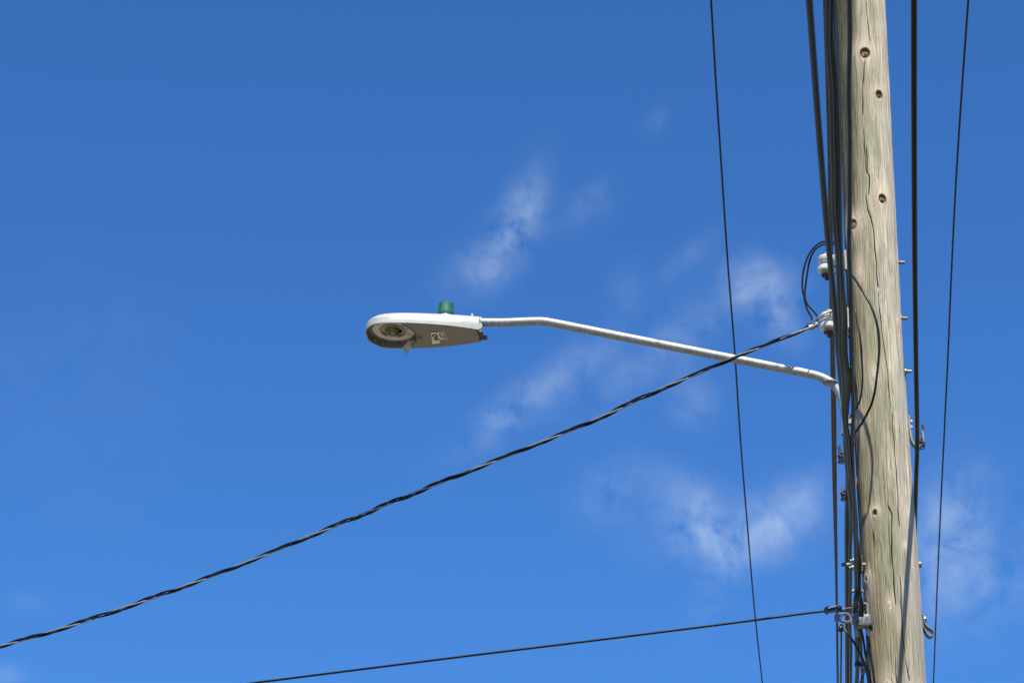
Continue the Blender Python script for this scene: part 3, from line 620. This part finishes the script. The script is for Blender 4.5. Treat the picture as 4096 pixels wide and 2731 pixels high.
Iw = [(2224, 0), (2209, 210), (2195.5, 420), (2186, 610), (2178, 800), (2168.5, 1000), (2159, 1200), (2150.5, 1400), (2144, 1568)]
street_cable('overhead_wire', [(x * 1.7415, y * 1.7415, 9.6) for x, y in Iw], .0076, 'strand', 'thin dark stranded wire furthest right, past the twin cable', 'wire', rope=(6, .10))

# ------------------------------------------------------------------ spool insulators
def insulator(sx, sy, bx, by, label):
    root = thing('spool_insulator', at(bx, by, YP), label, 'insulator', 'spool insulators on the pole')
    c = at(sx, sy, YP - .02); ax = nrm([.10, 0, 1.0]); r = .050
    prof = [(.020, -.044), (.040, -.043), (.047, -.036), (.047, -.018), (.040, -.010), (.031, -.004), (.029, .004), (.033, .009), (.046, .016), (.0495, .022), (.0495, .029), (.045, .031), (.0495, .033), (.0495, .038), (.045, .044), (.02, .045)]
    obj('spool', G().lathe(c, ax, prof, 36), 'porcelain', root)
    back = at(bx, by, YP - .005)
    g = G()
    for s_ in (-1, 1):
        a0 = c + ax * s_ * .050; g.strap([a0 - X3 * .022, a0 + X3 * .02, np.array([back[0] - .012, a0[1], a0[2]])], Y3, .042, .006)
    g.box(back, X3, Y3, Z3, .0075, .026, .062, .006); obj('clevis', g, 'clevis', root)
    g = G().lathe(c, ax, [(.009, -.075), (.009, .06)], 12); g.hexbolt(c + ax * .053, ax, .022, .016); obj('pin', g, 'clevis', root)
    g = G().hexbolt(c - ax * .068, ax, .024, .016); g.box(c - ax * .078 + X3 * .008, X3, Y3, Z3, .012, .012, .008, .002); obj('pin_nut', g, 'rust', root)
    return root
i1 = insulator(3306, 1061, 3382, 1046, 'upper white porcelain spool insulator beside the black cable loops')
i2 = insulator(3316, 1289, 3391, 1278, 'lower white porcelain spool insulator holding the bright service wire')
for root, (px, py), ln in ((i1, (3590, 1050), 28), (i2, (3602, 1273), 27)):
    g = G().tube([at(px - 30, py, YP), at(px + ln, py, YP)], .0088, 14); g.hexbolt(at(px - 3, py, YP), X3, .0135, .013); obj('through_bolt', g, 'boltsteel', root)

# ------------------------------------------------------------------ twisted service drop
DROP = [(3222, 1316), (3180, 1334), (3150, 1345), (3100, 1365), (3051, 1385), (3000, 1404), (2943, 1426), (2850, 1468), (2643, 1556), (2383, 1678), (2101, 1794), (1700, 1954), (1219, 2152), (906, 2280), (575, 2402), (261, 2508), (0, 2584)]
def drop_y(px): return 14.46 + (3222 - px) / 3222 * 1.5
dpts = [at(x, y, drop_y(x)) for x, y in DROP]; dpts.append(dpts[-1] + (dpts[-1] - dpts[-3]) * 2.5)
dp = resample(smooth_path(dpts, .05), .012)
dl = np.concatenate([[0], np.cumsum(np.linalg.norm(np.diff(dp, axis=0), axis=1))])
Td = np.gradient(dp, axis=0); Td /= np.linalg.norm(Td, axis=1)[:, None]; Ud = np.array([nrm(Z3 - t_ * t_[2]) for t_ in Td]); Vd = np.cross(Td, Ud)
drop = thing('service_drop', dpts[0], 'twisted cable of black cores and bare wire sloping down to the left edge', 'cable')
def helix(r, ph0, start):
    a = dl / .36 * 2 * math.pi + ph0 + .75 * np.sin(dl * 2.3 + .6) + .4 * np.sin(dl * 5.1); r = r * (1 + .30 * np.sin(dl * 1.9) ** 2)[:, None]; q = dp + (Ud * np.cos(a)[:, None] + Vd * np.sin(a)[:, None]) * r; return q[dl >= start]
rb = .0053
ha, hb, hn = helix(.0076, 0, .09), helix(.0076, 1.45, .09), helix(.0036, 3.9, .06)
loopA = [(3364, 966), (3318, 966), (3290, 974), (3262, 990), (3240, 1014), (3222, 1050), (3213, 1090), (3209, 1130), (3212, 1160), (3219, 1190), (3226, 1215), (3233, 1245), (3243, 1268), (3252, 1283), (3240, 1284)]
loopA = [(3330, 976), (3304, 978), (3285, 983), (3266, 994), (3250, 1014), (3238, 1046), (3230, 1090), (3224, 1140), (3221, 1190), (3225, 1215), (3238, 1238), (3256, 1260), (3267, 1280), (3271, 1300), (3262, 1318), (3245, 1332), (3220, 1345)]
loopA = [(x, y - 46 if y > 1225 else y - 46 * max(0, (y - 1140) / 85)) for x, y in loopA]
loopB = [(3330, 976), (3302, 964), (3285, 967), (3268, 978), (3248, 1000), (3226, 1034), (3213, 1076), (3209, 1120), (3210, 1160), (3216, 1190), (3224, 1215), (3230, 1240), (3238, 1262), (3248, 1278), (3246, 1284), (3225, 1298)]
# both leads rise from the drop, cross, loop over and go in behind the bundle
def lead(img, Y0, Y1): return [at(x, y, Y0 + (Y1 - Y0) * i / (len(img) - 1)) for i, (x, y) in enumerate(img)]
la = [(3340, 977), (3304, 977), (3285, 981), (3266, 993), (3249, 1016), (3237, 1050), (3229, 1095), (3222, 1145), (3220, 1190), (3227, 1213), (3243, 1233), (3262, 1254), (3270, 1268), (3269, 1280), (3259, 1293), (3243, 1305), (3215, 1322)]
lb_ = [(3340, 968), (3302, 966), (3284, 970), (3264, 983), (3244, 1006), (3226, 1040), (3214, 1084), (3209, 1128), (3211, 1165), (3217, 1192), (3222, 1215), (3228, 1235), (3238, 1256), (3248, 1274), (3247, 1283), (3236, 1297), (3210, 1318)]
pa = smooth_path(lead(la, 14.62, 14.54) + list(ha[6:60:12]), .012); pb_ = smooth_path(lead(lb_, 14.58, 14.55) + list(hb[6:60:12]), .012)
obj('conductor', G().tube(np.concatenate([pa, ha[60:]]), rb, 10), 'jacket', drop)
obj('conductor', G().tube(np.concatenate([pb_, hb[60:]]), rb, 10), 'jacket', drop)
neut = smooth_path([at(x, y, Y) for x, y, Y in [(3380, 1272, 14.66), (3345, 1262, 14.62), (3318, 1264, 14.55), (3295, 1276, 14.53), (3278, 1289, 14.53), (3262, 1299, 14.52), (3236, 1311, 14.48)]] + [hn[0], hn[10]], .012)
obj('neutral_wire', G().rope(np.concatenate([neut, hn[12:]]), .0042, 6, .05), 'alu', drop)
tail = smooth_path([at(x, y, Y) for x, y, Y in [(3340, 1245, 14.6), (3318, 1247, 14.52), (3298, 1254, 14.51), (3280, 1264, 14.51), (3262, 1277, 14.52), (3246, 1288, 14.53), (3237, 1294, 14.54), (3236, 1304, 14.545)]], .012)
obj('neutral_tail', G().rope(tail, .0046, 6, .05), 'alu', drop)
wrp = [at(3237 + (3272 - 3237) * k, 1311 - (1311 - 1296) * k, 14.545) for k in np.linspace(0, 1, 90)]; wrp = np.array(wrp)
g = G()
for k in range(11):
    c = wrp[int(k * 8.0) + 2]; tdir = nrm(wrp[-1] - wrp[0]); u1 = nrm(np.cross(tdir, Y3)); u2 = np.cross(tdir, u1)
    g.tube([c + (u1 * math.cos(a) + u2 * math.sin(a)) * .0125 for a in np.linspace(0, 2 * math.pi, 18, endpoint=False)], .0030, 8, closed=True)
obj('serving', g, 'alu', drop)

# ------------------------------------------------------------------ loops of lamp wire on the pole face
def jumper(name, img, rad, label, m='jacket'):
    return tag(obj(name, G().tube(smooth_path([at(x, y, Y) for x, y, Y in img], .015), rad, 12), m), label, 'wire', 'jumper wires on the pole')
jumper('jumper_wire', [(3330, 1063, 14.58), (3362, 1072, 14.50), (3386, 1085, 14.41), (3412, 1106, 14.33), (3435, 1140, 14.27), (3460, 1180, 14.23), (3482, 1220, 14.21), (3501, 1270, 14.195), (3512, 1320, 14.19), (3517, 1380, 14.19), (3514, 1440, 14.19), (3508, 1500, 14.195), (3500, 1560, 14.21), (3488, 1610, 14.24), (3468, 1655, 14.29), (3445, 1695, 14.36), (3424, 1725, 14.43), (3400, 1748, 14.5), (3375, 1752, 14.58)], .0062, 'long black wire bowing out in a loop across the pole face')
jumper('jumper_wire', [(3384, 1224, 14.56), (3396, 1219, 14.5), (3411, 1219, 14.44), (3418, 1235, 14.42), (3428, 1285, 14.40), (3440, 1345, 14.38), (3446, 1420, 14.37), (3450, 1500, 14.37), (3447, 1560, 14.38), (3440, 1600, 14.40), (3428, 1628, 14.43), (3412, 1648, 14.48), (3398, 1672, 14.53)], .0048, 'shorter black wire close to the cables on the pole face')

# ------------------------------------------------------------------ cable hooks
def hook(ox, oy, sgn, label, sm='steel', tip=True):
    vs_ = 1.0 if sgn > 0 else .68
    f = lambda pts, Y=YP: [at(ox + sgn * x, oy + y * vs_, Y) for x, y in pts]
    root = thing('cable_hook', at(ox, oy, YP), label, 'hook', 'steel cable hooks nailed to the pole')
    prof = smooth_path(f([(0, -62), (2, -40), (5, -10), (9, 20), (15, 42), (26, 56), (40, 62), (50, 56), (56, 42), (57, 22), (55, 0)]), .008)
    obj('strap', G().strap(prof, Y3, .038, .0115), sm, root)
    for dy in (-40, -18): obj('nail', G().lathe(f([(5, dy)])[0], X3 * sgn, [(.010, .0), (.0135, .004), (.0125, .011), (.008, .015), (.0, .016)], 14), 'clevis', root)
    tie = G(); c = f([(52, 44)])[0]
    for k in range(7):
        q = c + Z3 * (.0065 * k - .022); tie.tube([q + X3 * (.012 + .004 * math.sin(k * 2)) * math.cos(a) + Y3 * .022 * math.sin(a) + Z3 * .008 * math.sin(a + k * 1.3) for a in np.linspace(0, 2 * math.pi, 16, endpoint=False)], .0034, 6, closed=True)
    tie.tube(smooth_path([c + X3 * .014, c + X3 * .012 * sgn - Z3 * .03, c - X3 * .012 * sgn - Z3 * .036], .006), .0022, 6)
    obj('wire_tie', tie, 'rust', root)
    if tip: obj('tip', G().strap(smooth_path(f([(57, 26), (57, 2), (60, -16), (57, -28)]), .006), Y3, .022, .0115), 'rust', root)
    return root
hook(3634, 1728, 1, 'steel hook with rusty wire ties on the right of the pole carrying the twin cable')
hook(3416, 1800, -1, 'rusty steel hook peeping out left of the cable bundle, upper of two', 'rust')
hook(3427, 1950, -1, 'grey steel hook under the straight cable pair, lower of the two on the left', 'darksteel', False)

# right-hand fittings
g = G(); ys_ = YP - .01
lp = smooth_path(pl([(3684, 2440), (3685, 2470), (3689, 2500), (3700, 2525), (3712, 2543), (3724, 2548), (3733, 2541), (3734, 2530), (3724, 2520), (3709, 2510), (3697, 2496), (3692, 2478), (3691, 2458)], ys_), .006)
st = thing('strap_loop', at(3690, 2458, YP), 'galvanised strap bent into a hanging loop bolted low on the right of the pole', 'bracket')
obj('strap', G().strap(lp, Y3, .050, .0042), 'steel', st)
obj('bolt', G().hexbolt(at(3696, 2477, ys_), nrm([1, -.15, 0]), .0165, .013).tube([at(3640, 2477, YP), at(3697, 2477, YP)], .008, 10), 'steel', st)

clamp = thing('strand_clamp', at(3420, 2260, YP), 'three-bolt steel clamp sticking out left of the pole behind the cables', 'clamp')
yc = 14.55
obj('plate', G().box(at(3424, 2262, yc), X3, Y3, Z3, .010, .03, .040, .003), 'steel', clamp)
g = G().tube([at(3374, 2257, yc), at(3660, 2257, yc)], .0088, 14); obj('through_bolt', g, 'steel', clamp)
obj('bolt_end', G().tube([at(3366, 2257, yc), at(3381, 2257, yc)], .0095, 14), 'darksteel', clamp)
g = G().hexbolt(at(3676, 2258, YP), nrm([1, -.2, 0]), .0165, .013); obj('bolt_head', g, 'steel', clamp)
for px, py in ((3400, 2241), (3396, 2269)):
    g = G().tube([at(px, py, yc - .02), at(3425, py, yc - .02)], .0065, 12); g.hexbolt(at(px + 10, py, yc - .02), X3, .0125, .011); obj('clamp_bolt', g, 'steel', clamp)
g = G().box(at(3446, 2255, yc), X3, Y3, Z3, .004, .02, .045, .001); obj('backing_plate', g, 'darksteel', clamp)
g = G(); 
for px, py in ((3412, 2363), (3445, 2362)): g.lathe(at(px, py, 14.5), X3, [(.006, -.008), (.009, -.004), (.009, .004), (.006, .008)], 12)
g.tube([at(3408, 2363, 14.5), at(3455, 2363, 14.5)], .0042, 8)
tag(obj('lag_bolt', g, 'steel'), 'small bright bolt between the cables and the pole above the grey box', 'bolt')
g = G().box(at(3396, 1343, 14.58), X3, Y3, Z3, .006, .012, .007, .002)
tag(obj('bolt_stub', g.tube([at(3395, 1343, 14.58), at(3430, 1343, 14.6)], .005, 8), 'rust'), 'rusty bolt end below the lower insulator against the pole', 'bolt')

# ------------------------------------------------------------------ tap box and its leads
YT = 14.33
tap = thing('tap_box', at(3455, 2487, YT), 'grey cast cable tap box hanging at the left edge of the pole', 'junction box')
c = at(3452, 2486, YT)
bx = nrm([1, -.12, .02]); by_ = nrm([.12, 1, 0])
g = G()
def rbox(c, hx, hy, hz, rad, n=5):
    sec = []
    for (sx, sy, a0) in ((1, 1, 0), (-1, 1, 90), (-1, -1, 180), (1, -1, 270)):
        for k in range(n): a = math.radians(a0 + 90 * k / (n - 1)); sec.append((sx * (hx - rad) + rad * math.cos(a), sy * (hy - rad) + rad * math.sin(a)))
    return np.array(sec)
sec = rbox(c, .046, .030, 0, .016); secs = [sec * k for k in (.86, .92, .93, 1.06, 1.06, .98)]
zs = [.031, .026, -.006, -.008, -.020, -.027]
vs = [c + bx * p_[0] + by_ * p_[1] + Z3 * z_ for s_, z_ in zip(secs, zs) for p_ in s_]; n_ = len(sec)
g.add(vs, [(i * n_ + k, i * n_ + (k + 1) % n_, (i + 1) * n_ + (k + 1) % n_, (i + 1) * n_ + k) for i in range(5) for k in range(n_)] + [tuple(range(n_)), tuple(5 * n_ + k for k in range(n_))])
obj('housing', g, 'box', tap, angle=30)
for q in (-.02, .021): obj('cover_bolt', G().tube([c + bx * q - by_ * .029 + Z3 * .014, c + bx * q - by_ * .029 - Z3 * .026], .0065, 12), 'box', tap)
obj('screw_head', G().hexbolt(c + bx * .021 - by_ * .029 - Z3 * .026, -Z3, .0045, .006), 'silver', tap)
obj('faceplate', G().box(c - bx * .018 - Z3 * .0285, bx, by_, Z3, .017, .014, .0018, .0005), 'clevis', tap)
obj('boot', G().lathe(at(3437, 2484, YT - .02), nrm(at(3445, 2456, YT - .02) - at(3437, 2484, YT - .02)), [(.0105, 0), (.013, .004), (.0145, .016), (.0145, .030), (.0165, .034), (.0165, .042), (.0135, .043)], 20), 'boot', tap)
for px, py, mt in ((3467, 2510, 'silver'), (3426, 2512, 'silver')):
    obj('connector', G().lathe(at(px, py, YT), nrm([.08, 0, -1]), [(.0045, 0), (.0055, .006), (.0085, .018), (.0085, .026), (.0078, .027), (.0085, .028), (.0085, .042), (.006, .043)], 16), mt, tap)
obj('port_cap', G().lathe(at(3481, 2500, YT), nrm([.15, 0, -1]), [(.0085, 0), (.0095, .003), (.0095, .024), (.008, .026)], 14), 'black', tap)
# squared wire bail behind the box
obj('bail', G().tube(smooth_path(pl([(3440, 2411), (3458, 2411.5), (3466, 2413), (3469, 2418), (3470, 2440), (3470.5, 2455), (3468, 2461), (3460, 2462), (3446, 2461)], YT + .03), .004), .0037, 10), 'alu', tap)
g = G()
for px in (3436, 3452): g.tube(smooth_path(pl([(px, 2438), (px - 1, 2452), (px - 3, 2463), (px - 4, 2472)], YT + .0), .005), .0045, 8)
g.hexbolt(at(3414, 2458, YT), X3, .012, .016); g.box(at(3424, 2460, YT + .01), X3, Y3, Z3, .014, .012, .012, .003); obj('hanger', g, 'steel', tap)

def lead_cable(img, rad, label):
    q = [at(x, y, Y) for x, y, Y in img]; q.append(q[-1] + (q[-1] - q[-2]) * 3)
    return tag(obj('drop_lead', G().tube(smooth_path(q, .012), rad, 12), 'jacket'), label, 'cable', 'black leads below the tap box')
lead_cable([(3468, 2536, YT), (3469, 2556, YT), (3470, 2590, YT), (3468, 2630, YT), (3462, 2662, YT - .01), (3452, 2698, YT - .02), (3441, 2735, YT - .03)], .0062, 'black lead from the bright connector crossing down to the left')
lead_cable([(3443, 2512, YT + .01), (3449, 2535, YT + .03), (3455, 2568, YT + .04), (3460, 2605, YT + .05), (3467, 2645, YT + .06), (3476, 2690, YT + .06), (3483, 2735, YT + .06)], .0060, 'black lead from under the box bending down alongside the pole')
lead_cable([(3474, 2545, YT + .03), (3477, 2575, YT + .03), (3483, 2620, YT + .02), (3490, 2665, YT + .01), (3499, 2735, YT)], .0062, 'rightmost black lead running down over the pole edge')
lead_cable([(3360, 2512, YT - .06), (3367, 2508, YT - .06), (3378, 2518, YT - .07), (3396, 2540, YT - .08), (3416, 2568, YT - .08), (3434, 2600, YT - .08), (3450, 2632, YT - .07), (3462, 2664, YT - .06), (3470, 2700, YT - .05), (3474, 2735, YT - .05)], .0060, 'glossy black lead slanting from the hanging tie across the cables')
street_cable('telecom_cable', [(3365, 2512, 4.78), (3365, 2560, 4.78), (3364, 2640, 4.78), (3363, 2740, 4.78)], .0058, 'jacket', 'thin black cable starting at the tie under the grey loop handle', 'cable', near=0)
g = G().lathe(at(3363, 2516, YT - .06), Z3, [(.008, -.014), (.0115, -.010), (.0115, .010), (.009, .014)], 14); g.strap(pl([(3366, 2516), (3352, 2519), (3347, 2514)], YT - .06), Y3, .008, .003)
kt = thing('cable_tie', at(3363, 2505, YT - .06), 'black plastic tie hanging from the grey loop handle', 'cable tie')
obj('sleeve', g, 'black', kt)
g = G().lathe(at(3366, 2501, YT - .06), Y3, [(.006, -.008), (.010, -.004), (.010, .004), (.006, .008)], 12).strap(smooth_path(pl([(3366, 2502), (3367, 2492), (3365, 2484), (3362, 2478), (3367, 2468), (3366, 2462)], YT - .06), .005), Y3, .008, .003); obj('strap', g, 'black', kt)
# grey loop handle
hd = thing('loop_handle', at(3340, 2472, YT - .05), 'grey plastic loop handle left of the tap box', 'bracket')
yh = YT - .05
obj('grip', G().box(at(3348, 2470, yh), nrm([1, 0, -.06]), Y3, nrm([.06, 0, 1]), .013, .018, .0185, .006), 'greyplast', hd)
obj('loop', G().strap(smooth_path(pl([(3356, 2463), (3366, 2456), (3382, 2453), (3395, 2458), (3402, 2468), (3404, 2478), (3396, 2486), (3382, 2486), (3366, 2481), (3355, 2477)], yh), .005), Y3, .022, .009), 'greyplast', hd)
obj('neck', G().box(at(3410, 2484, yh + .01), X3, Y3, Z3, .016, .014, .013, .004), 'greyplast', hd)
g = G()
for k in range(3): g.lathe(at(3408 - k * .8, 2476 + k * 7, YT - .06), X3, [(.004, -.005), (.0065, 0), (.004, .005)], 10)
obj('fastener', g, 'silver', hd)

# ------------------------------------------------------------------ lower house drop with wedge clamp
JD = [(3362, 2441), (3330, 2440), (3297, 2443), (3100, 2468), (2900, 2494), (2400, 2557), (1900, 2618), (1240, 2701), (940, 2739)]
q = [at(x, y, 14.5 + (3362 - x) / 2400 * .3) for x, y in JD]; q.append(q[-1] + (q[-1] - q[-2]) * 6)
tl = [at(x, y, Y) for x, y, Y in [(3424, 2478, YT + .02), (3410, 2468, YT + .04), (3394, 2454, YT + .08), (3380, 2445, YT + .13)]]
tag(obj('house_drop', G().tube(smooth_path(tl + q, .03), .0060, 12), 'jacket'), 'straight black cable from the wedge clamp down to the bottom edge', 'cable')
wc = thing('wedge_clamp', at(3300, 2441, 14.5), 'black wedge clamp with wire bail gripping the lower cable', 'clamp')
obj('wedge', G().sweep(pl([(3297, 2441), (3312, 2440), (3340, 2438), (3364, 2436)], 14.49), np.array([(.010, .010), (-.010, .010), (-.010, -.010), (.010, -.010)]), wdir=Y3), 'black', wc)
g = G().strap(smooth_path(pl([(3298, 2438), (3300, 2431), (3307, 2427), (3314, 2425)], 14.48), .004), Y3, .014, .006); g.lathe(at(3308, 2448, 14.48), -Z3, [(.007, -.004), (.007, .006), (.004, .010)], 10); obj('lug', g, 'black', wc)
obj('bail', G().tube(smooth_path(pl([(3312, 2433), (3330, 2427), (3356, 2422), (3363, 2424), (3366, 2430), (3363, 2434), (3358, 2433), (3356, 2430), (3360, 2427)], 14.475), .004), .0032, 8), 'darksteel', wc)
obj('bail_wire', G().tube(pl([(3362, 2434), (3400, 2430), (3440, 2425)], 14.47), .0026, 8), 'copper', wc)
g = G()
for k in range(5):
    cc = at(3424, 2421 + 6 * k, 14.36); g.tube([cc + X3 * .019 * math.cos(a) + Y3 * .019 * math.sin(a) for a in np.linspace(0, 2 * math.pi, 20, endpoint=False)], .0028, 7, closed=True)
tag(obj('wire_coil', g, 'steel'), 'grey wire coiled round the cables above the tap box', 'wire')
def band(px, py, Y, label, bolt=True):
    root = thing('strap_clamp', at(px, py, Y), label, 'clamp', 'black strap clamps on the cables')
    obj('band', G().lathe(at(px, py, Y), nrm([.05, .0, 1]), [(.014, -.013), (.0165, -.011), (.0165, .011), (.014, .013)], 16), 'black', root)
    if bolt: obj('bolt', G().tube([at(px + 6, py + 2, Y), at(px + 28, py + 3, Y)], .0045, 8).hexbolt(at(px + 18, py + 2.6, Y), X3, .009, .010), 'black', root)
    return root
band(3431, 2655, 14.9, 'black strap clamp with side bolt on the cables below the tap box')
band(3428, 2392, 14.05, 'black strap clamp on the cables just above the wire coil', False)

# ------------------------------------------------------------------ insects on the wing
def insect(px, py, Y, a, label):
    c = at(px, py, Y); g = G(); d = nrm([math.cos(a), .3, math.sin(a)]); n_ = np.cross(d, Y3)
    g.lathe(c - d * .0025, d, [(.0004, 0), (.0012, .0012), (.0013, .0026), (.0009, .004), (.0003, .005)], 8)
    for s_ in (-1, 1): g.strap([c, c + (n_ * .8 + Y3 * s_ * .6) * .0015, c + (n_ * .9 + Y3 * s_ * .8 - d * .3) * .003], d, .0012, .0003)
    tag(obj('insect', g, 'insect'), label, 'insect', 'small insects in flight')
insect(2553, 398, 12, .1, 'tiny dark insect flying high in the open sky above the lamp')
insect(3303, 2619, 12, .8, 'tiny dark insect just under the lower cable end, upper of a pair')
insect(3296, 2628, 12, .6, 'tiny dark insect just under the lower cable end, lower of a pair')
insect(3255, 2207, 12, .7, 'tiny dark insect left of the brown stranded wires')
